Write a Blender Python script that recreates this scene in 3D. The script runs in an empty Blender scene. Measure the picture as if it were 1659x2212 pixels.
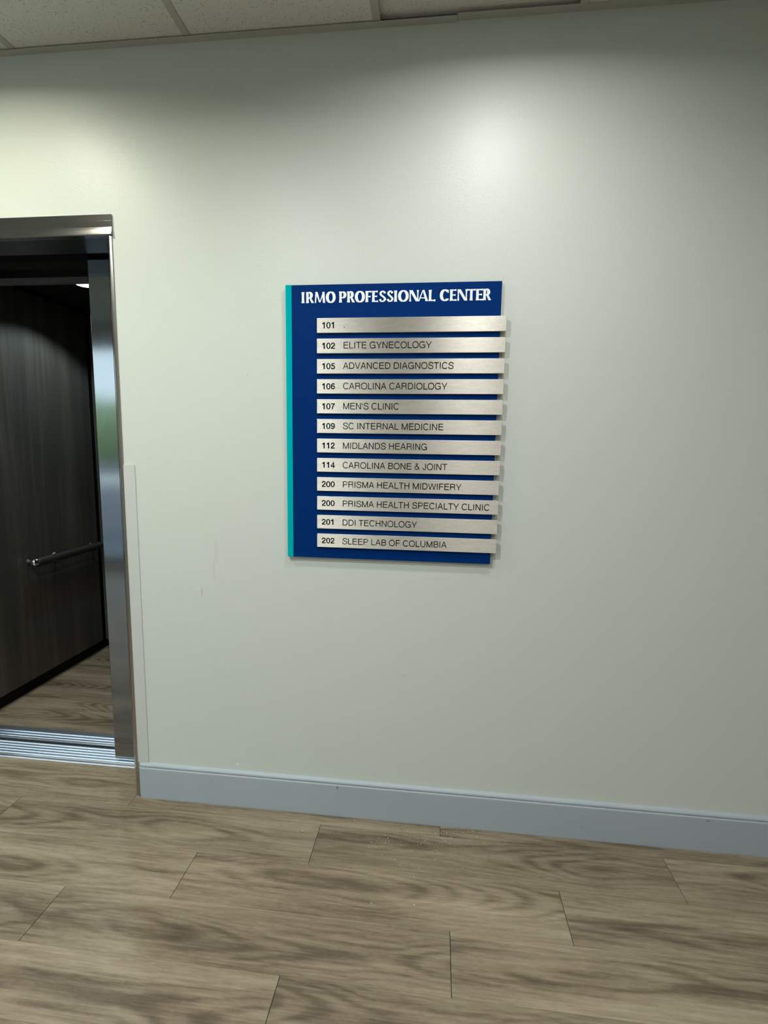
import bpy, bmesh, math, random
from mathutils import Vector, Matrix
random.seed(7)
S = bpy.context.scene
COL = S.collection

# ------------------------------------------------------------------ camera
yaw, pit, rol = .1058, -.1248, .0158
CAMPOS = Vector((0, -1.6751, 1.3715))
F_ = Vector((-math.sin(yaw)*math.cos(pit), math.cos(yaw)*math.cos(pit), math.sin(pit)))
R0 = Vector((math.cos(yaw), math.sin(yaw), 0)); U0 = R0.cross(F_)
R_ = R0*math.cos(rol)+U0*math.sin(rol); U_ = -R0*math.sin(rol)+U0*math.cos(rol)
cd = bpy.data.cameras.new('camera'); cam = bpy.data.objects.new('camera', cd); COL.objects.link(cam)
cd.sensor_fit = 'HORIZONTAL'; cd.sensor_width = 36; cd.lens = 1056.57/1659*36
cd.clip_start = .02
M3 = Matrix((R_, U_, -F_)).transposed()
cam.matrix_world = Matrix.Translation(CAMPOS) @ M3.to_4x4()
S.camera = cam

# ------------------------------------------------------------------ world, exposure
S.view_settings.view_transform = 'Standard'; S.view_settings.look = 'None'
S.view_settings.exposure = 0.53; S.view_settings.gamma = 1; S.view_settings.use_curve_mapping = False
W = bpy.data.worlds.new('daylight'); S.world = W; W.use_nodes = True
nt = W.node_tree; bg = nt.nodes['Background']
tc = nt.nodes.new('ShaderNodeTexCoord'); sx = nt.nodes.new('ShaderNodeSeparateXYZ')
cr = nt.nodes.new('ShaderNodeValToRGB')
cr.color_ramp.elements[0].position = 0.0; cr.color_ramp.elements[0].color = (.72, .90, 1, 1)
cr.color_ramp.elements[1].position = .6; cr.color_ramp.elements[1].color = (.50, .74, .98, 1)
nt.links.new(tc.outputs['Generated'], sx.inputs[0]); nt.links.new(sx.outputs['Z'], cr.inputs[0])
nt.links.new(cr.outputs[0], bg.inputs[0])
bg.inputs[1].default_value = 2.3
sun = bpy.data.lights.new('sun', 'SUN'); sun.energy = 3.2; sun.angle = .0093; sun.color = (1, .96, .88)
so = bpy.data.objects.new('sun', sun); COL.objects.link(so); so.location = (0, 8, 12)
so.rotation_euler = (math.radians(-42), math.radians(12), 0)          # high behind the building, shining out over the car park
ROOM_X0, ROOM_X1, ROOM_Y0, CEIL = -5.2, 3.4, -3.0, 2.672
WIN = [(-4.9, -2.7)]
for i, (a, b) in enumerate(WIN):      # light portals filling the window openings
    l = bpy.data.lights.new('window_portal', 'AREA'); l.shape = 'RECTANGLE'; l.size = b-a; l.size_y = 2.41
    l.cycles.is_portal = True
    o = bpy.data.objects.new('window_portal', l); COL.objects.link(o)
    o.location = ((a+b)/2, ROOM_Y0-.08, 1.265); o.rotation_euler = (math.pi/2, 0, 0)   # faces +Y

# downlights and added fill lamps: (x, y, watts, colour); the fixture is built with the same list further down
DOWN = [(.17, -.60, 5.9, (1, .99, .97)), (-1.56, -.60, 8.0, (1, .975, .80)), (-.85, -1.35, 17, (.96, 1, .98)),  # last one here is unseen fill, added to lift the mid wall
        (2.6, -1.3, .6, (1, .97, .9)), (-3.9, -.62, 8, (1, .98, .9)), (-4.4, -2.2, 10, (1, .98, .93)), (1.0, -2.2, 14, (.98, 1, .99)), (-1.9, -2.6, 9, (.98, 1, .99))]  # last two are unseen fill, added to brighten the lower wall

# ------------------------------------------------------------------ node helpers
def lin(r, g, b):
    f = lambda c: (c/255/12.92) if c/255 <= .04045 else ((c/255+.055)/1.055)**2.4
    return (f(r), f(g), f(b), 1)
class Mat:
    def __init__(s, name, col=(.5, .5, .5, 1), rough=.5, metal=0, spec=.5):
        s.m = bpy.data.materials.new(name); s.m.use_nodes = True; s.t = s.m.node_tree
        s.p = s.t.nodes['Principled BSDF']
        s.p.inputs['Base Color'].default_value = col; s.p.inputs['Roughness'].default_value = rough
        s.p.inputs['Metallic'].default_value = metal; s.p.inputs['Specular IOR Level'].default_value = spec
    def n(s, typ, **kw):
        x = s.t.nodes.new('ShaderNode'+typ)
        for k, v in kw.items(): setattr(x, k, v)
        return x
    def L(s, a, b): s.t.links.new(a, b)
    def coord(s, scale=(1, 1, 1), kind='Object', rand=False):
        c = s.n('TexCoord'); m = s.n('Mapping'); m.inputs['Scale'].default_value = scale
        src = c.outputs[kind] if kind != 'World' else s.n('NewGeometry').outputs['Position']
        if rand:
            oi = s.n('ObjectInfo'); v = s.n('VectorMath', operation='SCALE'); v.inputs[0].default_value = (37, 91, 53)
            s.L(oi.outputs['Random'], v.inputs['Scale'])
            a = s.n('VectorMath', operation='ADD'); s.L(src, a.inputs[0]); s.L(v.outputs[0], a.inputs[1]); src = a.outputs[0]
        s.L(src, m.inputs[0]); return m.outputs[0]
    def noise(s, vec, scale=5, detail=4, rough=.5, dist=0):
        x = s.n('TexNoise'); x.inputs['Scale'].default_value = scale; x.inputs['Detail'].default_value = detail
        x.inputs['Roughness'].default_value = rough; x.inputs['Distortion'].default_value = dist
        s.L(vec, x.inputs['Vector']); return x.outputs['Fac']
    def ramp(s, fac, stops):
        r = s.n('ValToRGB'); e = r.color_ramp.elements
        while len(e) < len(stops): e.new(.5)
        for i, (p, c) in enumerate(stops):
            e[i].position = p; e[i].color = c if len(c) == 4 else (*c, 1)
        s.L(fac, r.inputs[0]); return r.outputs[0]
    def math(s, op, a, b=None, clamp=False):
        x = s.n('Math', operation=op, use_clamp=clamp)
        for i, v in enumerate((a, b)):
            if v is None: continue
            if isinstance(v, (int, float)): x.inputs[i].default_value = v
            else: s.L(v, x.inputs[i])
        return x.outputs[0]
    def mix(s, fac, a, b, blend='MIX'):
        x = s.n('Mix', data_type='RGBA', blend_type=blend)
        for i, v in ((0, fac), (6, a), (7, b)):
            if isinstance(v, (int, float, tuple)): x.inputs[i].default_value = v
            else: s.L(v, x.inputs[i])
        return x.outputs[2]
    def bump(s, h, strength=.2, dist=.001):
        b = s.n('Bump'); b.inputs['Strength'].default_value = strength; b.inputs['Distance'].default_value = dist
        s.L(h, b.inputs['Height']); s.L(b.outputs[0], s.p.inputs['Normal'])
    def marks(s, pts):
        """small worn marks at world (x, z, half width, half height); returns a 0..1 mask"""
        g = s.n('NewGeometry'); sp = s.n('SeparateXYZ'); s.L(g.outputs['Position'], sp.inputs[0])
        nz = s.noise(s.coord((1, 1, 1), 'World'), 160, 3)
        out = None
        for x, z, rx, rz, k in pts:
            a = s.math('POWER', s.math('ABSOLUTE', s.math('DIVIDE', s.math('SUBTRACT', sp.outputs[0], x), rx)), 2)
            b = s.math('POWER', s.math('ABSOLUTE', s.math('DIVIDE', s.math('SUBTRACT', sp.outputs[2], z), rz)), 2)
            m = s.math('SUBTRACT', 1, s.math('ADD', a, b), True)
            m = s.math('MULTIPLY', s.math('MULTIPLY', m, k), s.math('MULTIPLY', s.math('SUBTRACT', nz, .3), 3, True), True)
            out = m if out is None else s.math('MAXIMUM', out, m)
        return out

# ------------------------------------------------------------------ materials
def mk_wall():
    m = Mat('wall_paint', rough=.42, spec=.42)
    v = m.coord((1, 1, 1), 'World')
    base = m.mix(m.noise(v, 1.3, 3), lin(200, 208, 200), lin(205, 209, 202))
    d = m.marks([(-.80, .93, .006, .05, .3), (-.85, .84, .004, .025, .6), (-.79, 1.0, .01, .06, .2), (-.66, 1.62, .004, .003, .6),
                 (.02, .93, .05, .003, .22), (.2, .945, .10, .003, .2), (-.1, .57, .008, .005, .5), (.82, 1.62, .006, .01, .3)])
    base = m.mix(d, base, lin(150, 152, 145))
    w = m.marks([(-.727, .168, .005, .0035, 3)])
    m.L(m.mix(w, base, lin(250, 250, 248)), m.p.inputs['Base Color'])
    m.bump(m.math('ADD', m.noise(v, 150, 3, .6), m.math('MULTIPLY', m.noise(v, 45, 2), .6)), .3, .0012)
    return m.m
def mk_plain(name, col, rough=.5, metal=0, spec=.5, bump=None):
    m = Mat(name, col, rough, metal, spec)
    v = m.coord((1, 1, 1))
    m.L(m.mix(m.noise(v, 9, 3), col, tuple(c*.93 for c in col[:3])+(1,)), m.p.inputs['Base Color'])
    if bump: m.bump(m.noise(v, bump[0], 3), bump[1], .001)
    return m.m
def mk_base():
    m = Mat('baseboard_paint', rough=.5, spec=.3)
    v = m.coord((1, 1, 1), 'World')
    base = m.mix(m.noise(v, 4, 4), lin(162, 172, 178), lin(168, 178, 184))
    d = m.marks([(-.335, .118, .005, .010, .75), (.966, .118, .012, .005, .6), (.55, .05, .01, .004, .5)])
    m.L(m.mix(d, base, lin(70, 76, 78)), m.p.inputs['Base Color'])
    m.bump(m.noise(v, 260, 2), .1, .0006)
    return m.m
def mk_wood():
    m = Mat('vinyl_plank', rough=.46, spec=.25)
    oi = m.n('ObjectInfo'); rnd = oi.outputs['Random']
    sep = m.n('SeparateXYZ'); m.L(m.n('TexCoord').outputs['Object'], sep.inputs[0])
    # growth rings of a plain-sawn board: G = v^2 + wandering(x); its level lines nest into cathedrals
    off = m.math('MULTIPLY', m.math('SUBTRACT', m.math('FRACT', m.math('MULTIPLY', rnd, 17.3)), .5), .07)
    wob = m.math('MULTIPLY', m.math('SUBTRACT', m.noise(m.coord((2.2, 4, 1), rand=True), 1, 2, .5), .5), .09)
    v_ = m.math('DIVIDE', m.math('ADD', m.math('ADD', sep.outputs[1], off), wob), .0874)
    vv = m.math('POWER', m.math('ABSOLUTE', v_), 1.8)
    wx = m.noise(m.coord((.95, .4, 1), rand=True), 1.0, 1.5, .4)
    jag = m.noise(m.coord((7, 60, 1), rand=True), 1, 3, .55)
    G = m.math('ADD', m.math('MULTIPLY', vv, .62), m.math('MULTIPLY', wx, 3.2))
    G = m.math('ADD', G, m.math('MULTIPLY', jag, .06))
    ring = m.math('MULTIPLY_ADD', m.math('SINE', m.math('MULTIPLY', G, 40)), .5); m.t.nodes[-1].inputs[2].default_value = .5
    core = m.ramp(m.math('ABSOLUTE', v_), [(.25, (1, 1, 1)), (.95, (.12, .12, .12))])
    patch = m.noise(m.coord((2.6, 9, 1), rand=True), 1, 2, .5)
    heart = m.math('MULTIPLY', core, m.math('MULTIPLY', m.math('SUBTRACT', patch, .28), 4.2, True), True)
    fib = m.noise(m.coord((5, 130, 1), rand=True), 1, 6, .65)
    fib2 = m.noise(m.coord((26, 480, 1), rand=True), 1, 3, .6)
    tone = m.noise(m.coord((1.3, 14, 1), rand=True), 1.0, 3, .5)
    mott = m.noise(m.coord((26, 70, 1), rand=True), 1, 4, .65, .8)
    v = m.math('ADD', m.math('MULTIPLY', tone, .62), .25)
    v = m.math('SUBTRACT', v, m.math('MULTIPLY', heart, m.math('MULTIPLY_ADD', m.math('POWER', ring, 1.6), .16))); m.t.nodes[-3].inputs[2].default_value = .07
    v = m.math('ADD', v, m.math('MULTIPLY', m.math('SUBTRACT', fib, .5), .50))
    v = m.math('ADD', v, m.math('MULTIPLY', m.math('SUBTRACT', fib2, .5), .20))
    v = m.math('ADD', v, m.math('MULTIPLY', m.math('SUBTRACT', mott, .5), .21))
    c = m.ramp(v, [(.16, lin(76, 65, 53)), (.36, lin(104, 92, 76)), (.54, lin(135, 123, 103)), (.78, lin(164, 152, 131))])
    k = m.math('MULTIPLY_ADD', rnd, .12); m.t.nodes[-1].inputs[2].default_value = .94
    hsv = m.n('HueSaturation'); m.L(c, hsv.inputs['Color']); m.L(k, hsv.inputs['Value'])
    m.L(hsv.outputs[0], m.p.inputs['Base Color'])
    m.bump(m.math('ADD', fib, fib2), .12, .0006)
    return m.m
def mk_tile():
    m = Mat('ceiling_tile', rough=.95, spec=.1)
    v = m.coord((1, 1, 1), rand=True)
    n1 = m.n('TexVoronoi', feature='F1'); n1.inputs['Scale'].default_value = 210; n1.inputs['Randomness'].default_value = 1
    wv = m.n('VectorMath', operation='ADD'); m.L(v, wv.inputs[0])
    nn = m.n('TexNoise'); nn.inputs['Scale'].default_value = 60; m.L(v, nn.inputs['Vector'])
    sc = m.n('VectorMath', operation='SCALE'); sc.inputs['Scale'].default_value = .006; m.L(nn.outputs['Color'], sc.inputs[0]); m.L(sc.outputs[0], wv.inputs[1])
    m.L(wv.outputs[0], n1.inputs['Vector'])
    # only some cells carry a pit
    sep = m.n('SeparateColor'); m.L(n1.outputs['Color'], sep.inputs[0])
    on = m.math('GREATER_THAN', sep.outputs[0], .60)
    rad = m.math('MULTIPLY', sep.outputs[1], .26)
    pit_ = m.math('MULTIPLY', m.math('GREATER_THAN', m.math('ADD', rad, .06), n1.outputs['Distance']), on)
    fine = m.noise(v, 230, 3, .7)
    base = m.mix(fine, lin(200, 202, 196), lin(236, 238, 232))
    m.L(m.mix(pit_, base, lin(118, 116, 108)), m.p.inputs['Base Color'])
    m.bump(m.math('SUBTRACT', fine, m.math('MULTIPLY', pit_, 3)), .5, .0015)
    return m.m
def mk_steel(name, col, rough, scale, amt=.1, aniso=0, bumpk=.03):
    m = Mat(name, col, rough, 1)
    f = m.noise(m.coord(scale), 1, 4, .6)
    m.L(m.math('MULTIPLY_ADD', f, amt), m.p.inputs['Roughness']); m.t.nodes[-1].inputs[2].default_value = rough-amt/2
    m.L(m.mix(f, tuple(c*.93 for c in col[:3])+(1,), col), m.p.inputs['Base Color'])
    if aniso:
        m.p.inputs['Anisotropic'].default_value = aniso
        tg = m.n('Tangent', direction_type='RADIAL', axis='Z'); m.L(tg.outputs[0], m.p.inputs['Tangent'])
    if bumpk: m.bump(f, bumpk, .0005)
    return m.m
def mk_plate():
    m = Mat('brushed_aluminium', lin(205, 202, 192), .58, 1)
    f = m.noise(m.coord((70, 900, 900), 'World'), 1, 3, .6)
    g = m.noise(m.coord((26, 200, 200), 'World'), 1, 3, .6)
    m.L(m.mix(m.math('ADD', m.math('MULTIPLY', f, .6), m.math('MULTIPLY', g, .4)), lin(180, 177, 166), lin(246, 244, 236)), m.p.inputs['Base Color'])
    m.p.inputs['Anisotropic'].default_value = .92
    cx = m.n('CombineXYZ'); cx.inputs[2].default_value = 1; m.L(cx.outputs[0], m.p.inputs['Tangent'])
    m.bump(m.math('ADD', f, g), .22, .0006)
    return m.m
def mk_darkwood():
    m = Mat('dark_laminate', rough=.33, spec=.4)
    a = m.noise(m.coord((9, 9, .5), 'World'), 1, 5, .6, .4)
    b = m.noise(m.coord((60, 60, 1.2), 'World'), 1, 3, .6)
    v = m.math('ADD', m.math('MULTIPLY', a, .75), m.math('MULTIPLY', b, .3))
    m.L(m.ramp(v, [(.3, lin(46, 45, 41)), (.52, lin(64, 62, 57)), (.75, lin(84, 81, 74))]), m.p.inputs['Base Color'])
    return m.m
def mk_emit(name, col, st):
    m = Mat(name, (.8, .8, .8, 1)); m.p.inputs['Emission Color'].default_value = col; m.p.inputs['Emission Strength'].default_value = st
    return m.m
M = dict(
    wall=mk_wall(), base=mk_base(), wood=mk_wood(), tile=mk_tile(), plate=mk_plate(), darkwood=mk_darkwood(),
    tee=mk_plain('ceiling_grid_paint', lin(186, 186, 178), .5, 0, .3),
    sub=mk_plain('subfloor', lin(40, 36, 30), .9),
    back=mk_plain('plain_paint', lin(160, 160, 152), .6, 0, .3, (120, .1)),
    door=mk_steel('brushed_steel_door', (.27, .28, .275, 1), .10, (420, 420, 3), .08, 0, .02),
    jamb=mk_steel('brushed_steel_frame', (.50, .48, .44, 1), .22, (420, 420, 3), .08, 0, .02),
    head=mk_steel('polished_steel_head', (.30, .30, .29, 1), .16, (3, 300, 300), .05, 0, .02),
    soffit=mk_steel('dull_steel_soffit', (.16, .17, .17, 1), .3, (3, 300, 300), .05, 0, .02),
    alu=mk_steel('ribbed_aluminium', (.70, .76, .82, 1), .42, (4, 300, 300), .12, 0, .05),
    chrome=mk_steel('chrome', (.85, .84, .80, 1), .08, (30, 30, 30), .04, 0, 0),
    railm=mk_plain('dark_rail_metal', (.03, .03, .03, 1), .38, 0, .5),
    black=mk_plain('black_recess', (.004, .004, .004, 1), .7, 0, .2),
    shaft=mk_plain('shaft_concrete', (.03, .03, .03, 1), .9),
    canopy=mk_plain('car_canopy_metal', (.012, .012, .012, 1), .5, 0, .3),
    transom=mk_plain('car_transom_metal', (.10, .11, .11, 1), .5),
    guard=mk_plain('ivory_vinyl', lin(200, 203, 197), .38, 0, .45, (200, .05)),
    blue=mk_plain('blue_acrylic', lin(0, 45, 108), .6, 0, .04, (400, .05)),
    teal=mk_plain('teal_acrylic', lin(0, 172, 178), .6, 0, 0.0, (400, .05)),
    white=mk_plain('white_vinyl_letters', lin(240, 246, 250), .45),
    ink=mk_plain('black_vinyl_letters', (.006, .0055, .006, 1), .6, 0, .08),
    frame=mk_plain('window_frame_metal', (.10, .10, .10, 1), .4),
    lens=mk_emit('lamp_lens', (1, .97, .88, 1), 9), carlens=mk_emit('car_lamp_lens', (.75, .92, 1, 1), 6),
    asphalt=mk_plain('asphalt', (.11, .11, .12, 1), .9), grass=mk_plain('grass', (.16, .23, .05, 1), .9),
    leaf=mk_plain('foliage', (.16, .23, .11, 1), .8), car=mk_plain('white_car_paint', (.8, .8, .8, 1), .2),
    crumb=mk_plain('plaster_crumb', (.8, .8, .78, 1), .7),
)
gl = Mat('window_glass', (1, 1, 1, 1), 0); gl.p.inputs['Transmission Weight'].default_value = 1; gl.p.inputs['IOR'].default_value = 1.0
M['glass'] = gl.m

# ------------------------------------------------------------------ mesh helpers
def link(name, me, mat, parent=None):
    o = bpy.data.objects.new(name, me); COL.objects.link(o)
    if mat is not None and not me.materials: me.materials.append(mat)
    if parent is not None: o.parent = parent
    return o
def box_bm(bm, x0, x1, y0, y1, z0, z1, bev=0, seg=1):
    r = bmesh.ops.create_cube(bm, size=1)
    for v in r['verts']:
        v.co = Vector((x0+(v.co.x+.5)*(x1-x0), y0+(v.co.y+.5)*(y1-y0), z0+(v.co.z+.5)*(z1-z0)))
    if bev:
        es = list({e for v in r['verts'] for e in v.link_edges})
        bmesh.ops.bevel(bm, geom=es, offset=bev, segments=seg, affect='EDGES', profile=.5)
def done(bm, name, smooth=False):
    bmesh.ops.recalc_face_normals(bm, faces=bm.faces)
    me = bpy.data.meshes.new(name); bm.to_mesh(me); bm.free()
    if smooth: me.shade_smooth()
    return me
def box(name, x0, x1, y0, y1, z0, z1, mat, parent=None, bev=0, seg=1):
    bm = bmesh.new(); box_bm(bm, x0, x1, y0, y1, z0, z1, bev, seg)
    return link(name, done(bm, name), mat, parent)
def boxes(name, lst, mat, parent=None, bev=0):
    bm = bmesh.new()
    for b in lst: box_bm(bm, *b, bev)
    return link(name, done(bm, name), mat, parent)
def extrude(name, prof, axis, a, b, mat, parent=None, smooth=False):
    """closed 2-D profile swept along axis ('x': (y,z) profile, 'z': (x,y) profile)"""
    bm = bmesh.new()
    P = (lambda p, t: (t, p[0], p[1])) if axis == 'x' else (lambda p, t: (p[0], p[1], t))
    A = [bm.verts.new(P(p, a)) for p in prof]; B = [bm.verts.new(P(p, b)) for p in prof]
    n = len(prof)
    for i in range(n): bm.faces.new((A[i], A[(i+1) % n], B[(i+1) % n], B[i]))
    bm.faces.new(A); bm.faces.new(B[::-1])
    return link(name, done(bm, name, smooth), mat, parent)
def lathe_bm(bm, prof, mat4, n=32):
    rings = []
    for r, h in prof:
        rings.append([bm.verts.new(mat4 @ Vector((r*math.cos(2*math.pi*k/n), r*math.sin(2*math.pi*k/n), h))) for k in range(n)])
    for a, b in zip(rings, rings[1:]):
        for k in range(n): bm.faces.new((a[k], a[(k+1) % n], b[(k+1) % n], b[k]))
    bm.faces.new(rings[0]); bm.faces.new(rings[-1][::-1])
def lathe(name, prof, mat4, mat, parent=None, n=32):
    bm = bmesh.new(); lathe_bm(bm, prof, mat4, n)
    o = link(name, done(bm, name, True), mat, parent)
    return o
def empty(name, loc=(0, 0, 0)):
    o = bpy.data.objects.new(name, None); COL.objects.link(o); o.location = loc; o.empty_display_size = .1
    return o
def tag(o, label=None, cat=None, group=None, kind=None):
    if label: o['label'] = label
    if cat: o['category'] = cat
    if group: o['group'] = group
    if kind: o['kind'] = kind
    return o
def adopt(child, par):           # parent keeping the child's world position (parents here are only translated)
    child.parent = par; child.location = Vector(child.location)-Vector(par.location)
    return child

# ------------------------------------------------------------------ the room shell
WX = -1.133                                    # wall ends here at the lift entrance
DL = -2.29                                     # the other side of the entrance
wall = boxes('wall_front', [(WX-.0, ROOM_X1, 0, .14, 0, 2.95), (DL, WX, 0, .14, 2.155, 2.95), (ROOM_X0, DL, 0, .14, 0, 2.95)], M['wall'])
tag(wall, kind='structure')
tag(box('wall_right', ROOM_X1, ROOM_X1+.12, ROOM_Y0-.1, .14, 0, 2.95, M['back']), kind='structure')
tag(box('wall_left', ROOM_X0-.12, ROOM_X0, ROOM_Y0-.1, .14, 0, 2.95, M['back']), kind='structure')
WT, WB = 2.47, .06
bl = [(ROOM_X0, ROOM_X1, ROOM_Y0-.12, ROOM_Y0, WT, 2.95), (ROOM_X0, ROOM_X1, ROOM_Y0-.12, ROOM_Y0, 0, WB)]
e = ROOM_X0
for a, b in WIN:
    bl.append((e, a, ROOM_Y0-.12, ROOM_Y0, WB, WT)); e = b
bl.append((e, ROOM_X1, ROOM_Y0-.12, ROOM_Y0, WB, WT))
tag(boxes('wall_back', bl, M['back']), kind='structure')
for i, (a, b) in enumerate(WIN):
    w = empty('window_%d' % (i+1), ((a+b)/2, ROOM_Y0-.06, WB)); tag(w, kind='structure')
    hw = (b-a)/2; H = WT-WB
    boxes('window_frame', [(-hw, hw, -.03, .03, 0, .06), (-hw, hw, -.03, .03, H-.06, H), (-hw, -hw+.05, -.03, .03, .06, H-.06),
                           (hw-.05, hw, -.03, .03, .06, H-.06), (-hw+.05, hw-.05, -.03, .03, 1.02, 1.065)], M['frame'], w)
    box('pane', -hw+.05, hw-.05, -.004, .004, 1.065, H-.06, M['glass'], w)
    box('pane', -hw+.05, hw-.05, -.004, .004, .06, 1.02, M['glass'], w)

# floor: slab + planks
fl = box('floor', ROOM_X0, ROOM_X1, ROOM_Y0, .15, -.08, -.004, M['sub']); tag(fl, kind='structure')
PW, PL = .1748, 1.1966
def plank_mesh(L, Wd, gapx=.0015, gapy=.0003):
    bm = bmesh.new()
    x, y, b = L/2-gapx/2, Wd/2-gapy/2, .0007
    lo = [bm.verts.new((sx_*x, sy_*y, -.004)) for sx_, sy_ in ((-1, -1), (1, -1), (1, 1), (-1, 1))]
    mi = [bm.verts.new((sx_*x, sy_*y, -b)) for sx_, sy_ in ((-1, -1), (1, -1), (1, 1), (-1, 1))]
    hi = [bm.verts.new((sx_*(x-b), sy_*(y-b*.5), 0)) for sx_, sy_ in ((-1, -1), (1, -1), (1, 1), (-1, 1))]
    for A, B in ((lo, mi), (mi, hi)):
        for k in range(4): bm.faces.new((A[k], A[(k+1) % 4], B[(k+1) % 4], B[k]))
    bm.faces.new(hi)
    return done(bm, 'plank')
cache = {}
def plank(x0, x1, y0, y1, parent):
    key = (round(x1-x0, 4), round(y1-y0, 4))
    if key not in cache: cache[key] = plank_mesh(*key)
    o = link('plank', cache[key], M['wood'], parent); o.location = ((x0+x1)/2, (y0+y1)/2, 0)
JOINT = {0: .05, 1: -.388, 2: -.775, 3: -1.1207, 4: -.3712}
YA = -.0614
for k in range(-1, 18):
    y1 = YA-(k-1)*PW; y0 = y1-PW
    ph = JOINT.get(k, (-.388-.39*(k-1)) % PL)
    if y1 < ROOM_Y0+.01: break
    y0c = max(y0, ROOM_Y0)
    x = ph
    while x > ROOM_X0: x -= PL
    while x < ROOM_X1:
        a, b = max(x, ROOM_X0), min(x+PL, ROOM_X1)
        if k >= 1:
            if b-a > .03: plank(a, b, y0c, y1, fl)
        elif k == 0:
            # row meets the wall; the plank in the lift entrance is cut round the wall end
            if a < WX < b:
                Y1 = .1498
                bm = bmesh.new(); g = .0008; z0 = -.004
                pts = [(a+g, YA+.0003), (b-g, YA+.0003), (b-g, -.004), (WX-.002, -.004), (WX-.002, Y1), (a+g, Y1)]
                lo = [bm.verts.new((p, q, z0)) for p, q in pts]; hi = [bm.verts.new((p, q, 0)) for p, q in pts]
                for n_ in range(6): bm.faces.new((lo[n_], lo[(n_+1) % 6], hi[(n_+1) % 6], hi[n_]))
                bm.faces.new(hi)
                link('plank', done(bm, 'plank'), M['wood'], fl)
            elif b <= WX and a > -3: plank(max(a, -2.36), b, y0c, .15, fl); (a < -2.4 and plank(a, -2.36, y0c, -.004, fl))
            elif b-a > .01: plank(a, b, y0c, -.004, fl)
        x += PL

# ceiling: tiles in a hanging grid
ce = box('ceiling', ROOM_X0, ROOM_X1, ROOM_Y0, 0, CEIL+.10, CEIL+.14, M['sub']); tag(ce, kind='structure')
BX0 = -.8315; BAR = .6096; TW = .024
bars = [BX0+k*BAR for k in range(-8, 8) if ROOM_X0+.05 < BX0+k*BAR < ROOM_X1-.05]
bm = bmesh.new(); box_bm(bm, -TW/2, TW/2, ROOM_Y0, -.0225, 0, .0015); box_bm(bm, -.002, .002, ROOM_Y0, -.0225, .0015, .035)
teeme = done(bm, 'grid_bar')
for b in bars:
    o = link('grid_bar', teeme, M['tee'], ce); o.location = (b, 0, CEIL)
cy = [-.0, -1.235, -2.454, ROOM_Y0]
edges = [ROOM_X0]+bars+[ROOM_X1]
for yb in cy[1:-1]:
    for a, b in zip(edges, edges[1:]):
        box('cross_bar', a+.0125, b-.0125, yb-TW/2, yb+TW/2, CEIL+.0002, CEIL+.0017, M['tee'], ce)
tcache = {}
for i, (a, b) in enumerate(zip(edges, edges[1:])):
    for y1, y0 in zip(cy, cy[1:]):
        key = (round(b-a-.008, 3), round(y1-y0-.012, 3))
        if key not in tcache:
            bm = bmesh.new(); box_bm(bm, -key[0]/2, key[0]/2, -key[1]/2, key[1]/2, 0, .016, .0015); tcache[key] = done(bm, 'ceiling_tile')
        o = link('ceiling_tile', tcache[key], M['tile'], ce)
        o.location = ((a+b)/2, (y0+y1)/2, CEIL+.0022)
        if abs((a+b)/2-(BX0+1.5*BAR)) < .1 and y1 == 0: o.location.z += .010; o.rotation_euler.x = .004
        if abs((a+b)/2-(BX0+2.5*BAR)) < .1 and y1 == 0: o.location.z += .001
# wall angle in two lapped lengths
def angle(name, a, b, dz, par, wd=.023):
    bm = bmesh.new(); box_bm(bm, a, b, -wd, 0, CEIL-.0016+dz, CEIL+dz, 0); box_bm(bm, a, b, -.0014, 0, CEIL+dz, CEIL+.03+dz)
    return link(name, done(bm, name), M['tee'], par)
angle('wall_angle', ROOM_X0, .022, -.0018, ce, .0235)
angle('wall_angle', .0225, ROOM_X1, .0022, ce, .0255)

# baseboard with a capped profile
prof = [(0, 0), (-.015, 0), (-.0155, .004), (-.0155, .124), (-.0150, .1262), (-.0118, .1268), (-.0105, .1285), (-.0122, .131), (-.0128, .1350), (-.0112, .1388), (-.0078, .1418), (-.0040, .1434), (0, .1440)]
bb = extrude('baseboard_front', prof, 'x', -1.112, ROOM_X1, M['base']); tag(bb, kind='structure')
# softly rounded end return
bm = bmesh.new()
rows = []
for t in range(5):
    a = t/4*math.pi/2
    rows.append([bm.verts.new((-1.112-.013*math.sin(a), y*(1-.55*(1-math.cos(a))), z)) for y, z in prof])
for A, B in zip(rows, rows[1:]):
    for k in range(len(prof)): bm.faces.new((A[k], A[(k+1) % len(prof)], B[(k+1) % len(prof)], B[k]))
bm.faces.new(rows[-1])
link('end_return', done(bm, 'end_return', False), M['base'], bb)
tag(extrude('baseboard_left', prof, 'x', ROOM_X0, DL-.02, M['base']), kind='structure')

# ------------------------------------------------------------------ lift entrance
D1 = empty('door_1', (WX, 0, 0)); tag(D1, kind='structure')
def part(o): return adopt(o, D1)
def jamb(s, xo):
    # plan section of the splayed jamb; s=+1 is the side by the directory
    q = [(xo, -.004), (xo-s*.006, -.0062), (xo-s*.0105, -.004), (xo-s*.118, .148), (xo-s*.121, .150), (xo-s*.121, .154), (xo-s*.114, .156), (xo+s*.0, .016)]
    return q
part(extrude('jamb', jamb(1, WX-.0005), 'z', 0.001, 2.0885, M['jamb']))
part(extrude('jamb', jamb(-1, DL+.0005), 'z', 0.001, 2.0885, M['jamb']))
hp = [(.02, 2.0915), (-.0040, 2.0905), (-.0048, 2.0895), (-.0092, 2.0890), (-.0108, 2.0906)]
for k in range(7):
    t = k/6; hp.append((-.0108+.0048*t+.0006*math.sin(t*math.pi), 2.0920+.0245*t))
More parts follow.
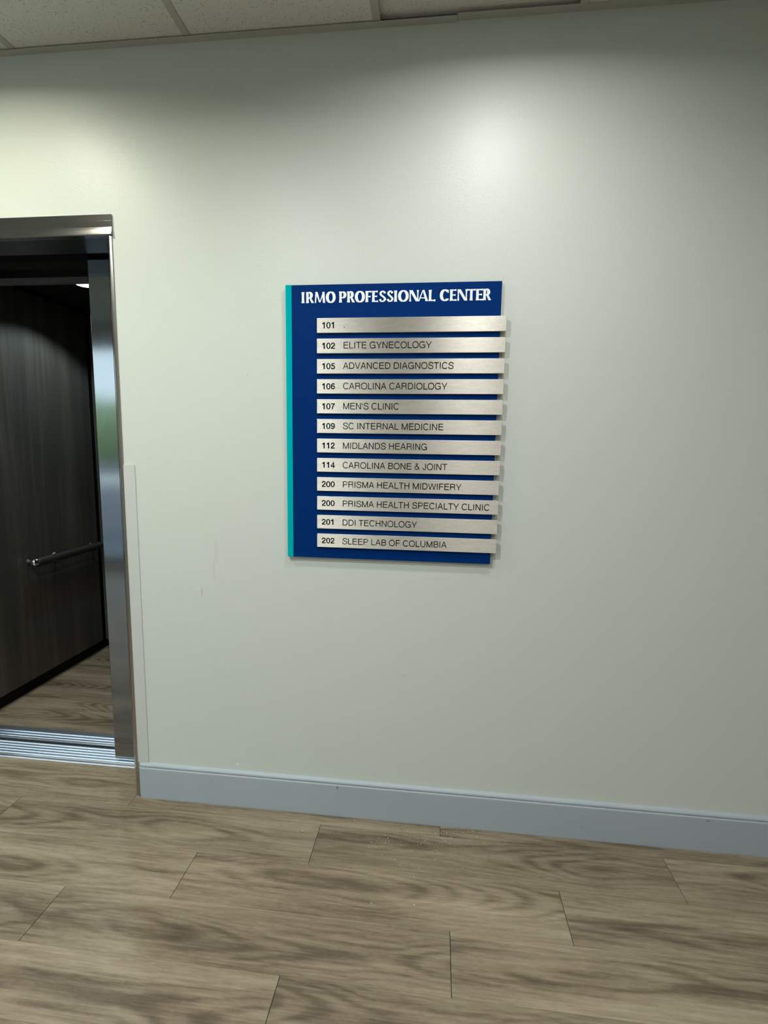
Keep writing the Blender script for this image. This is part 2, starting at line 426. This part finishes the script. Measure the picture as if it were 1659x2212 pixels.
hp += [(-.0060, 2.1180), (-.0060, 2.1368), (-.0054, 2.1372), (-.0054, 2.1575), (-.0005, 2.1580), (-.0005, 2.0990), (.02, 2.0990)]
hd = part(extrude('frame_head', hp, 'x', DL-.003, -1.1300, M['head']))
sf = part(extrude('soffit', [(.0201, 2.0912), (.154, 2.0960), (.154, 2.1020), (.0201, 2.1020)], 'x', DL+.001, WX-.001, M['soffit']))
# hoistway door leaf, open and slid to the right behind the wall
lf = part(box('door_panel', -1.367, -.26, .185, .217, .012, 2.1035, M['door'], None, .0022, 2))
# landing sill
def ribbed(name, y0, y1, yr0, yr1, n, x0, x1, par, z=.0):
    p = [(y0, -.02), (y0, z-.004), (y0+.0015, z-.0015), (y0+.0045, z), (y0+.009, z-.0002), (y0+.013, z-.002), (yr0-.004, z-.002), (yr0, z)]
    st = (yr1-yr0)/n
    for k in range(n):
        a = yr0+k*st
        p += [(a+.12*st, z-.0035), (a+.52*st, z-.0035), (a+.66*st, z+.0006), (a+.80*st, z+.001), (a+.94*st, z+.0006)]
    p += [(yr1, z), (y1-.001, z), (y1, z-.001), (y1, -.02)]
    return extrude(name, p, 'x', x0, x1, M['alu'], par)
part(ribbed('landing_sill', .151, .263, .170, .260, 5, -2.5, -1.2475, None, .003))

# shaft around the car
tag(boxes('wall_shaft', [(-4.2, .6, 1.75, 1.85, -.4, 3.1), (-4.2, -4.1, .14, 1.75, -.4, 3.1), (.5, .6, .14, 1.75, -.4, 3.1),
                          (-4.2, .6, .14, 1.75, 3.1, 3.2), (-4.2, .6, .0, 1.85, -.5, -.4), (-4.2, .6, .15, .152, -.4, -.09)], M['shaft']), kind='structure')

# ------------------------------------------------------------------ elevator car
car = empty('elevator_car', (-1.5, .8, 0))
tag(car, 'open elevator car with dark wood-look walls, seen through the doorway at the left', 'elevator')
def cp(o): return adopt(o, car)
CX0, CX1, CY1 = -2.235, -.45, 1.36
CFLOOR = cp(box('floor_slab', CX0-.03, CX1+.03, .30, CY1+.06, -.09, -.0045, M['sub']))
cp(ribbed('car_sill', .285, .372, .287, .345, 3, -2.5, -.4, None, .002))
cp(box('clearance_shade_strip', -2.5, -.4, .2636, .2846, -.02, -.010, M['black']))  # black strip standing in for the shade in the gap between the sills
yy = .3735; j = 0
while yy < CY1-.01:
    y1 = min(yy+PW, CY1)
    x = CX0-.02-.05*(j % 3)
    while x < CX1:
        a, b = max(x, CX0), min(x+PL, CX1)
        if b-a > .004:
            key = (round(b-a, 4), round(y1-yy, 4))
            if key not in cache: cache[key] = plank_mesh(*key)
            o = link('plank', cache[key], M['wood'], None); o.location = ((a+b)/2, (yy+y1)/2, 0); cp(o)
        x += PL
    yy = y1; j += 1
# recessed black base, wall panels
cp(boxes('recessed_base', [(CX0-.02, CX0, .372, CY1+.02, 0, .10), (CX0, CX1, CY1, CY1+.02, 0, .10)], M['black']))
cp(box('wall_backing', CX0-.03, CX0-.02, .372, CY1+.05, 0, 2.2, M['black']))
cp(box('wall_backing', CX0-.02, CX1, CY1+.04, CY1+.05, 0, 2.2, M['black']))
cp(box('side_wall_panel', -2.222, -2.2, .40, 1.268, .077, 2.18, M['darkwood'], None, .001))
cp(box('back_wall_panel', -2.192, -1.30, 1.285, 1.307, .077, 2.18, M['darkwood'], None, .001))
cp(box('back_wall_panel', -1.292, CX1, 1.285, 1.307, .077, 2.18, M['darkwood'], None, .001))
cp(box('right_side_wall', CX1, CX1+.02, .40, CY1, 0, 2.2, M['darkwood']))
cp(box('car_canopy', CX0-.03, CX1+.03, .39, CY1+.05, 2.2, 2.23, M['canopy']))
cp(box('transom', -2.5, -1.505, .372, .40, 2.0670, 2.0905, M['transom'], None, .0015))
cp(boxes('door_header', [(-2.6, -.2, .30, .371, 2.125, 2.6)], M['canopy']))
cp(boxes('front_return', [(-1.20, -.45, .375, .39, 0, 2.2), (-2.6, -2.26, .375, .39, 0, 2.2)], M['canopy']))
cp(box('car_door_panel', -1.395, -.45, .308, .336, .009, 2.11, M['door']))
# handrail
ry = Matrix.Rotation(-math.pi/2, 4, 'X')
hr = lathe('handrail', [(.0175, 0), (.0185, .003), (.0185, .53), (.0175, .533)], Matrix.Translation((-2.155, .725, .7395)) @ ry, M['railm'])
cp(hr)
cap = lathe('end_cap', [(.001, -.016), (.008, -.0155), (.0135, -.012), (.0175, -.006), (.0190, 0), (.0190, .004), (.0178, .005), (.0178, .007), (.0190, .008), (.0190, .012), (.0178, .013), (.0185, .02)],
            Matrix.Translation((-2.155, .703, .7395)) @ ry, M['chrome']); cap.parent = hr
for y in (.715, .90, 1.2):
    b = lathe('bracket', [(.016, 0), (.016, .004), (.009, .006), (.008, .042)], Matrix.Translation((-2.2, y, .7395)) @ Matrix.Rotation(math.pi/2, 4, 'Y'), M['railm'] if y != .90 else M['chrome'], hr, 20)
box('rail_lip', -2.168, -2.156, .735, 1.25, .7115, .7165, M['railm'], hr)
hr.location = Vector((0, 0, 0))-Vector(car.location)
# car downlight
cl = lathe('car_downlight', [(.050, 0), (.050, -.003), (.040, -.004), (.040, 0)], Matrix.Translation((-1.84, .80, 2.2)), M['chrome'])
cp(cl)
le = lathe('lens', [(.039, -.0005), (.039, -.0025), (.001, -.003)], Matrix.Translation((-1.84, .80, 2.2)), M['carlens'], cl)
ld = bpy.data.lights.new('car_lamp', 'SPOT'); ld.energy = 20; ld.spot_size = math.radians(125); ld.spot_blend = .35; ld.shadow_soft_size = .02; ld.color = (.75, .92, 1)
lo = bpy.data.objects.new('car_lamp', ld); COL.objects.link(lo); lo.location = (-1.85, .80, 2.19)
lo.parent = car; lo.location = Vector((-1.85, .80, 2.19))-Vector(car.location)

# ------------------------------------------------------------------ corner guard
cg = extrude('corner_guard', [(-1.1332, .0), (-1.1332, -.0030), (-1.1322, -.0040), (-1.0915, -.0034), (-1.0895, -.0028), (-1.0888, 0)], 'z', .1440, 1.306, M['guard'])
tag(cg, 'narrow ivory corner guard strip on the wall edge beside the elevator frame', 'corner guard')

# ------------------------------------------------------------------ lettering
def catmull(P, n=7):
    out = []
    Q = [P[0]]+list(P)+[P[-1]]
    for i in range(1, len(Q)-2):
        p0, p1, p2, p3 = Q[i-1], Q[i], Q[i+1], Q[i+2]
        for k in range(n):
            t = k/n
            out.append(tuple(.5*((2*p1[a])+(-p0[a]+p2[a])*t+(2*p0[a]-5*p1[a]+4*p2[a]-p3[a])*t*t+(-p0[a]+3*p1[a]-3*p2[a]+p3[a])*t**3) for a in (0, 1)))
    out.append(tuple(P[-1])); return out
def arc(cx, cy, rx, ry, a0, a1, n=26, e=2.25):
    out = []
    for k in range(n+1):
        a = math.radians(a0+(a1-a0)*k/n); c, s = math.cos(a), math.sin(a)
        out.append((cx+rx*math.copysign(abs(c)**(2/e), c), cy+ry*math.copysign(abs(s)**(2/e), s)))
    return out
def ribbon(P, hw, hw2=None):
    """list of quads along polyline P; hw may be a function of the segment direction"""
    L, R = [], []
    n = len(P)
    for i in range(n):
        a = P[max(i-1, 0)]; b = P[min(i+1, n-1)]
        dx, dy = b[0]-a[0], b[1]-a[1]; l = math.hypot(dx, dy) or 1
        nx, ny = -dy/l, dx/l
        w = hw(nx, ny) if callable(hw) else hw
        L.append((P[i][0]+nx*w, P[i][1]+ny*w)); R.append((P[i][0]-nx*w, P[i][1]-ny*w))
    return [(L[i], L[i+1], R[i+1], R[i]) for i in range(n-1)]
def V(x, y0, y1, h): return [((x-h, y0), (x+h, y0), (x+h, y1), (x-h, y1))]
def H(x0, x1, y, h): return [((x0, y-h), (x1, y-h), (x1, y+h), (x0, y+h))]
def D(x0, y0, x1, y1, h): return [((x0-h, y0), (x0+h, y0), (x1+h, y1), (x1-h, y1))]
s, t = 47, 43
SANS = {
 'A': (667, D(57, 0, 322, 718, 44)+D(610, 0, 345, 718, 44)+H(150, 517, 250, t)),
 'B': (667, V(120, 0, 718, s)+H(120, 400, 682, t)+H(120, 420, 382, t)+H(120, 420, 36, t)+ribbon(arc(390, 532, 165, 150, -90, 90), 45)+ribbon(arc(400, 209, 185, 173, -90, 90), 38)),
 'C': (722, ribbon(arc(376, 359, 288, 340, 38, 322, 40), 44)),
 'D': (722, V(120, 0, 718, s)+H(120, 340, 682, t)+H(120, 340, 36, t)+ribbon(arc(330, 359, 305, 323, -90, 90), 44)),
 'E': (667, V(120, 0, 718, s)+H(120, 612, 682, t)+H(120, 590, 384, t)+H(120, 620, 36, t)),
 'F': (611, V(120, 0, 718, s)+H(120, 583, 682, t)+H(120, 535, 362, t)),
 'G': (778, ribbon(arc(385, 359, 300, 340, 38, 342, 44), 44)+H(400, 708, 335, t)+V(680, 0, 340, 28)),
 'H': (722, V(120, 0, 718, s)+V(602, 0, 718, s)+H(120, 602, 385, t)),
 'I': (278, V(139, 0, 718, s)),
 'J': (500, V(385, 210, 718, s)+ribbon(arc(236, 215, 149, 197, 0, -180, 22), 39)+V(87, 200, 240, s)),
 'L': (556, V(120, 0, 718, s)+H(120, 535, 36, t)),
 'M': (833, V(114, 0, 718, s)+V(719, 0, 718, s)+D(122, 718, 416, 0, 46)+D(711, 718, 416, 0, 46)),
 'N': (722, V(118, 0, 718, s)+V(604, 0, 718, s)+D(128, 718, 594, 0, 50)),
 'O': (778, ribbon(arc(389, 359, 310, 340, 0, 360, 48), 44)),
 'P': (667, V(120, 0, 718, s)+H(120, 410, 682, t)+H(120, 410, 336, t)+ribbon(arc(400, 509, 182, 173, -90, 90), 38)),
 'R': (722, V(120, 0, 718, s)+H(120, 420, 682, t)+H(120, 440, 366, t)+ribbon(arc(420, 524, 180, 158, -90, 90), 45)+ribbon(catmull([(430, 366), (530, 345), (580, 280), (592, 180), (600, 70), (632, 0)]), 40)),
 'S': (667, ribbon(catmull([(585, 505), (560, 615), (465, 685), (335, 700), (195, 668), (122, 570), (145, 462), (250, 405), (410, 365), (535, 315), (585, 215), (550, 95), (445, 32), (325, 20), (170, 52), (98, 140), (88, 240)]), 43)),
 'T': (611, V(305, 0, 718, s)+H(21, 590, 682, t)),
 'W': (944, D(50, 718, 240, 0, 42)+D(472, 718, 252, 0, 42)+D(472, 718, 692, 0, 42)+D(894, 718, 704, 0, 42)),
 'Y': (667, D(52, 718, 322, 290, 46)+D(615, 718, 345, 290, 46)+V(333, 0, 305, s)),
 'U': (722, V(120, 250, 718, s)+V(602, 250, 718, s)+ribbon(arc(361, 255, 241, 236, 180, 360, 26), 39)),
 'V': (667, D(60, 718, 322, 0, 44)+D(607, 718, 345, 0, 44)),
 '&': (667, ribbon(catmull([(635, 10), (480, 210), (280, 470), (220, 560), (240, 655), (320, 690), (400, 650), (415, 570), (360, 490), (240, 410), (120, 310), (85, 190), (130, 80), (240, 28), (370, 55), (480, 160), (545, 340)]), 36)),
 "'": (191, V(95, 470, 718, 36)), '.': (278, V(139, 0, 100, 50)), ' ': (278, []),
}
b = 65
BOLD = {
 '0': (556, ribbon(arc(278, 350, 188, 305, 0, 360, 44), lambda nx, ny: 72-16*abs(ny))),
 '1': (556, V(318, 0, 710, 74)+[((75, 480), (300, 480), (300, 580), (75, 570))]+[((75, 570), (300, 560), (300, 710), (265, 710))]),
 '2': (556, ribbon(catmull([(96, 455), (110, 570), (190, 645), (290, 655), (400, 620), (445, 520), (420, 410), (310, 300), (180, 200), (110, 110)]), b)+H(38, 512, 58, 58)+[((38, 0), (200, 0), (230, 170), (60, 150))]),
 '4': (556, V(378, 0, 705, 70)+[((25, 150), (530, 150), (530, 262), (25, 262))]+[((25, 250), (140, 250), (345, 600), (345, 705))]),
 '5': (556, H(120, 490, 645, 55)+[((70, 330), (190, 330), (225, 690), (110, 690))]+ribbon(catmull([(130, 340), (210, 405), (320, 410), (430, 340), (455, 230), (420, 110), (310, 52), (190, 55), (110, 115), (92, 200)]), b)),
 '6': (556, ribbon(arc(282, 228, 180, 172, 0, 360, 36), b)+ribbon(catmull([(455, 530), (410, 625), (300, 655), (180, 600), (110, 470), (96, 330), (102, 220)]), b)),
 '7': (556, H(38, 518, 642, 58)+ribbon(catmull([(452, 620), (330, 440), (240, 230), (205, 0)]), 64)),
}
BOLD['9'] = (556, [tuple((556-x, 706-y) for x, y in q) for q in BOLD['6'][1]])
def letters(name, quads, mat, parent, y, th=.0006):
    # flat vinyl: each stroke lies a hair above the one before, as laid film does
    bm = bmesh.new()
    for i, q in enumerate(quads):
        yy = y-.00025-.00001*(i % 24)
        try: bm.faces.new([bm.verts.new((x, yy, z)) for x, z in q])
        except ValueError: pass
    bm.normal_update()
    for f in bm.faces:
        if f.normal.y > 0: f.normal_flip()
    me = bpy.data.meshes.new(name); bm.to_mesh(me); bm.free()
    return link(name, me, mat, parent)
def setline(text, table, x, z, cap, unit=718, fit=None):
    adv = sum(table[c][0] for c in text)
    k = cap/unit; kx = k if fit is None else fit/adv
    out = []
    for c in text:
        a, g = table[c]
        for q in g: out.append(tuple((x+px*kx, z+pz*k) for px, pz in q))
        x += a*kx
    return out

# ------------------------------------------------------------------ the directory
sg = empty('directory_sign', (-.16, 0, .995))
tag(sg, 'blue and teal building directory board with brushed metal name plates on the wall', 'sign')
def sp(o, par=None): return adopt(o, sg) if par is None else o
PY = -.014
sp(box('blue_panel', -.4974, .1894, PY, -.008, .9932, 1.9116, M['blue'], None, .0004))
sp(box('teal_strip', -.5175, -.4969, PY-.0015, -.0005, .9927, 1.9121, M['teal'], None, .0008, 2))
for z in (1.06, 1.80): sp(box('mounting_block', -.45, .13, -.0081, -.0004, z, z+.05, M['white']))
rows = [('101', '.', None), ('102', 'ELITE GYNECOLOGY', -.0265), ('105', 'ADVANCED DIAGNOSTICS', 0), ('106', 'CAROLINA CARDIOLOGY', 0), ('107', "MEN'S CLINIC", 0),
        ('109', 'SC INTERNAL MEDICINE', 0), ('112', 'MIDLANDS HEARING', 0), ('114', 'CAROLINA BONE & JOINT', 0), ('200', 'PRISMA HEALTH MIDWIFERY', 0),
        ('200', 'PRISMA HEALTH SPECIALTY CLINIC', 0), ('201', 'DDI TECHNOLOGY', 0), ('202', 'SLEEP LAB OF COLUMBIA', 0)]
wrd = ['with a lone dot', 'second from the top', 'third from the top', 'fourth from the top', 'with the short clinic line', 'for internal medicine', 'for hearing',
       'for bone and joint', 'for midwifery', 'for the specialty clinic, with the longest line', 'second from the bottom', 'for the sleep lab, at the bottom']
pitch = (1.801-1.081)/11*1.00486
for i, (num, txt, _) in enumerate(rows):
    zt = 1.8036-i*pitch; zb = zt-.0470
    pl = box('name_plate', -.4095, .2075, -.0220, -.0142, zb, zt, M['plate'], None, .0004)
    pl['label'] = 'brushed metal name plate numbered %s, %s' % (num, wrd[i])
    adopt(pl, sg)
    zl = zb+.0142
    n = letters('plate_number', setline(num, BOLD, -.3934, zl-.0003, .0197, 706), M['ink'], pl, -.0221)
    l = letters('plate_lettering', setline(txt, SANS, -.3211, zl+.0008-.00018*i, .0207), M['ink'], pl, -.0221)
    off = Vector(sg.location)
    for q in (n, l): q.location = Vector((0, 0, 0))     # plate meshes carry board-space coordinates
# title: flared capitals, each fitted to its own place
def FV(x, h, fl=.32, y0=0, y1=1):
    out = []; N = 8
    w = lambda t: h*(1+fl*abs(2*t-1)**3)
    for k in range(N):
        a, c = k/N, (k+1)/N
        out.append(((x-w(a), y0+(y1-y0)*a), (x+w(a), y0+(y1-y0)*a), (x+w(c), y0+(y1-y0)*c), (x-w(c), y0+(y1-y0)*c)))
    return out
def FH(x0, x1, y, h, fl=.8):      # arm with a vertical flare at its free (x1) end
    out = []; N = 6
    w = lambda q: h*(1+fl*q**3)
    for k in range(N):
        a, c = k/N, (k+1)/N
        out.append(((x0+(x1-x0)*a, y-w(a)), (x0+(x1-x0)*c, y-w(c)), (x0+(x1-x0)*c, y+w(c)), (x0+(x1-x0)*a, y+w(a))))
    return out
con = lambda nx, ny: .085*abs(nx)**1.2+.058
T_ = .112          # half stem, in cap heights (x is in cap heights too)
def glyph(c, w):
    """title capital drawn in a box w wide and 1 high"""
    if c == 'I': return FV(w/2, T_)
    if c == 'O': return ribbon(arc(w/2, .5, w/2-.14, .455, 0, 360, 44, 2.05), con)
    if c == 'P': return FV(.115, T_)+H(.11, w*.5, .95, .045)+H(.11, w*.5, .44, .04)+ribbon(arc(w*.45, .695, w*.55-.13, .25, -90, 90, 22, 2.1), con)
    if c == 'R': return FV(.115, T_)+H(.11, w*.42, .95, .045)+H(.11, w*.5, .46, .04)+ribbon(arc(w*.36, .71, w*.48-.12, .245, -90, 90, 22, 2.1), con)+[((w*.36, .50), (w*.62, .50), (w+.02, 0), (w-.23, 0))]
    if c == 'F': return FV(.115, T_)+FH(.1, w, .94, .05)+FH(.1, w*.86, .50, .045, .9)
    if c == 'E': return FV(.115, T_)+FH(.1, w*.97, .94, .05)+FH(.1, w*.86, .51, .045, .9)+FH(.1, w+.02, .06, .05)
    if c == 'L': return FV(.115, T_)+FH(.1, w+.02, .06, .052, 1)
    if c == 'T': return FV(w/2, T_)+FH(w/2, w, .94, .05)+FH(w/2, 0, .94, .05)
    if c == 'N': return FV(.075, .055, .9)+FV(w-.075, .055, .9)+[((0, 1), (.29, 1), (w, 0), (w-.25, 0))]
    if c == 'M': return [((.0, 0), (.12, 0), (.20, 1), (.06, 1)), ((w-.2, 0), (w+.01, 0), (w-.05, 1), (w-.26, 1)), ((.06, 1), (.27, 1), (w*.5+.03, .05), (w*.5-.08, .05)), ((w*.5-.04, .05), (w*.5+.05, .05), (w-.05, 1), (w-.2, 1))]
    if c == 'A': return [((-.02, 0), (.10, 0), (w*.5+.02, 1), (w*.5-.07, 1)), ((w-.22, 0), (w+.02, 0), (w*.5+.11, 1), (w*.5-.07, 1))]+H(w*.22, w*.75, .30, .042)
    if c == 'C': return ribbon(arc(w*.56, .5, w*.56-.12, .455, 48, 312, 36, 2.05), con)+[((w*.86, .72), (w, .70), (w*.98, .97), (w*.74, .93))]+[((w*.74, .055), (w*.98, .05), (w, .20), (w*.86, .22))]
    if c == 'S': return ribbon(catmull([(w-.13, .76), (w-.19, .88), (w*.5, .95), (.20, .88), (.13, .74), (.22, .60), (w*.5, .505), (w-.20, .40), (w-.11, .26), (w-.2, .11), (w*.46, .05), (.16, .10), (.09, .25)]), lambda nx, ny: .05+.07*min(1, abs(ny)*abs(ny)*.0+abs(nx)*.75+.0))
    return []
title = [('I', 42, 65), ('R', 80, 140), ('M', 148, 229), ('O', 236, 314), ('P', 343, 399), ('R', 407, 466), ('O', 467, 547), ('F', 553, 598), ('E', 605, 650),
         ('S', 660, 717), ('S', 722, 776), ('I', 782, 801), ('O', 811, 896), ('N', 902, 975), ('A', 973, 1050), ('L', 1057, 1108),
         ('C', 1146, 1215), ('E', 1226, 1276), ('N', 1285, 1362), ('T', 1362, 1428), ('E', 1434, 1488), ('R', 1491, 1553)]
CAP = .0347
def tx(X):
    # pixel column in the enlarged title strip -> metres on the board (slight perspective)
    u = 640+X/3.687; v = 637-.021*(u-650)
    r = F_+R_*((u-829.5)/1056.57)-U_*((v-1106)/1056.57)
    k = (PY-CAMPOS.y)/r.y
    return CAMPOS.x+r.x*k
quads = []
for c, a, d in title:
    xa, xb = tx(a), tx(d); w = (xb-xa)/CAP
    for q in glyph(c, w): quads.append(tuple((xa+x*CAP, 1.8538+z*CAP) for x, z in q))
tl = letters('title_lettering', quads, M['white'], None, PY-.0001); sp(tl)

# ------------------------------------------------------------------ ceiling downlights, some added as unseen fill (above and behind the viewer)
where = ['over the directory board', 'over the elevator entrance', 'above the viewer, added as unseen fill', 'at the right end of the lobby', 'left of the elevator', 'before the left windows', 'before the right part of the back wall, added as unseen fill', 'beside the window wall, added as unseen fill']
for (x, y, wt, col), wh in zip(DOWN, where):
    d = empty('ceiling_downlight', (x, y, CEIL)); tag(d, 'round white recessed ceiling downlight '+wh, 'ceiling light', 'recessed downlights')
    lathe('trim_ring', [(.075, .0), (.095, -.001), (.097, -.004), (.088, -.008), (.076, -.006), (.072, .0)], Matrix.Identity(4), M['tee'], d)
    lathe('lens', [(.073, -.0005), (.073, -.003), (.001, -.0035)], Matrix.Identity(4), M['lens'], d)
    l = bpy.data.lights.new('downlight_lamp', 'AREA'); l.shape = 'DISK'; l.size = .14; l.energy = wt; l.color = col; l.spread = math.radians(164)
    o = bpy.data.objects.new('downlight_lamp', l); COL.objects.link(o); o.parent = d; o.location = (0, 0, -.012)

# ------------------------------------------------------------------ crumbs on the floor by the baseboard
def fl_pt(u, v):
    r = F_+R_*((u-829.5)/1056.57)-U_*((v-1106)/1056.57); k = -CAMPOS.z/r.z; return CAMPOS+r*k
bm = bmesh.new()
pts = [(802, 1951.5), (895, 1955.5), (766, 1773), (877, 1784), (653, 1795), (802, 1820), (833, 1820), (838, 1811), (941, 1800), (1022, 1796), (965, 1801), (939, 1857), (852, 1857), (864, 1868), (894, 1895), (832, 1804), (860, 1795), (1030, 1809), (1000, 1876), (871, 1786), (905, 1876)]
for k in range(90): pts.append((random.gauss(930, 80), random.gauss(1812+(0), 22)))
for i, (u, v) in enumerate(pts):
    p = fl_pt(u, v)
    if p.y > -.02: p.y = -.02-random.random()*.02
    r = (.0015 if i < 2 else .0013 if i < 8 else .0011 if i < 21 else .0005+random.random()*.0006)
    m4 = Matrix.Translation((p.x, p.y, r*.6)) @ Matrix.Rotation(random.random()*6, 4, 'Z') @ Matrix.Diagonal((r*1.3, r, r*.8, 1))
    bmesh.ops.create_icosphere(bm, subdivisions=1, radius=1, matrix=m4)
cb = link('plaster_crumbs', done(bm, 'plaster_crumbs'), M['crumb']); tag(cb, 'white plaster crumbs scattered on the floor below the wall', 'crumbs', kind='stuff')

# ------------------------------------------------------------------ outside the lobby windows (seen only mirrored in the steel)
GY = ROOM_Y0-.12
tag(box('floor_parking', -60, 40, -46, GY, -.3, -.15, M['asphalt']), kind='structure')
tag(box('floor_lawn', -60, 40, -60, -46, -.3, -.10, M['grass']), kind='structure')
tag(box('floor_walk', -60, 40, GY-1.6, GY-.01, -.149, -.05, mk_plain('concrete_walk', (.22, .22, .21, 1), .9)), kind='structure')
tag(box('trim_1', -60, 40, -21, -16, -.15, -.02, mk_plain('pale_kerb_island', (.6, .6, .58, 1), .9)), kind='structure')
bm = bmesh.new()
for k in range(70):
    x = -60+k*1.45; r = 3.2+random.random()*1.2
    m4 = Matrix.Translation((x, -52+random.random()*3, 2.6)) @ Matrix.Diagonal((r, 2.5, r*1.05, 1))
    bmesh.ops.create_icosphere(bm, subdivisions=3, radius=1, matrix=m4)
for v in bm.verts: v.co += Vector((random.uniform(-.25, .25), random.uniform(-.25, .25), random.uniform(-.25, .25)))
tag(link('tree_belt', done(bm, 'tree_belt'), M['leaf']), 'dark green tree belt beyond the lawn outside the windows', 'trees', kind='stuff')
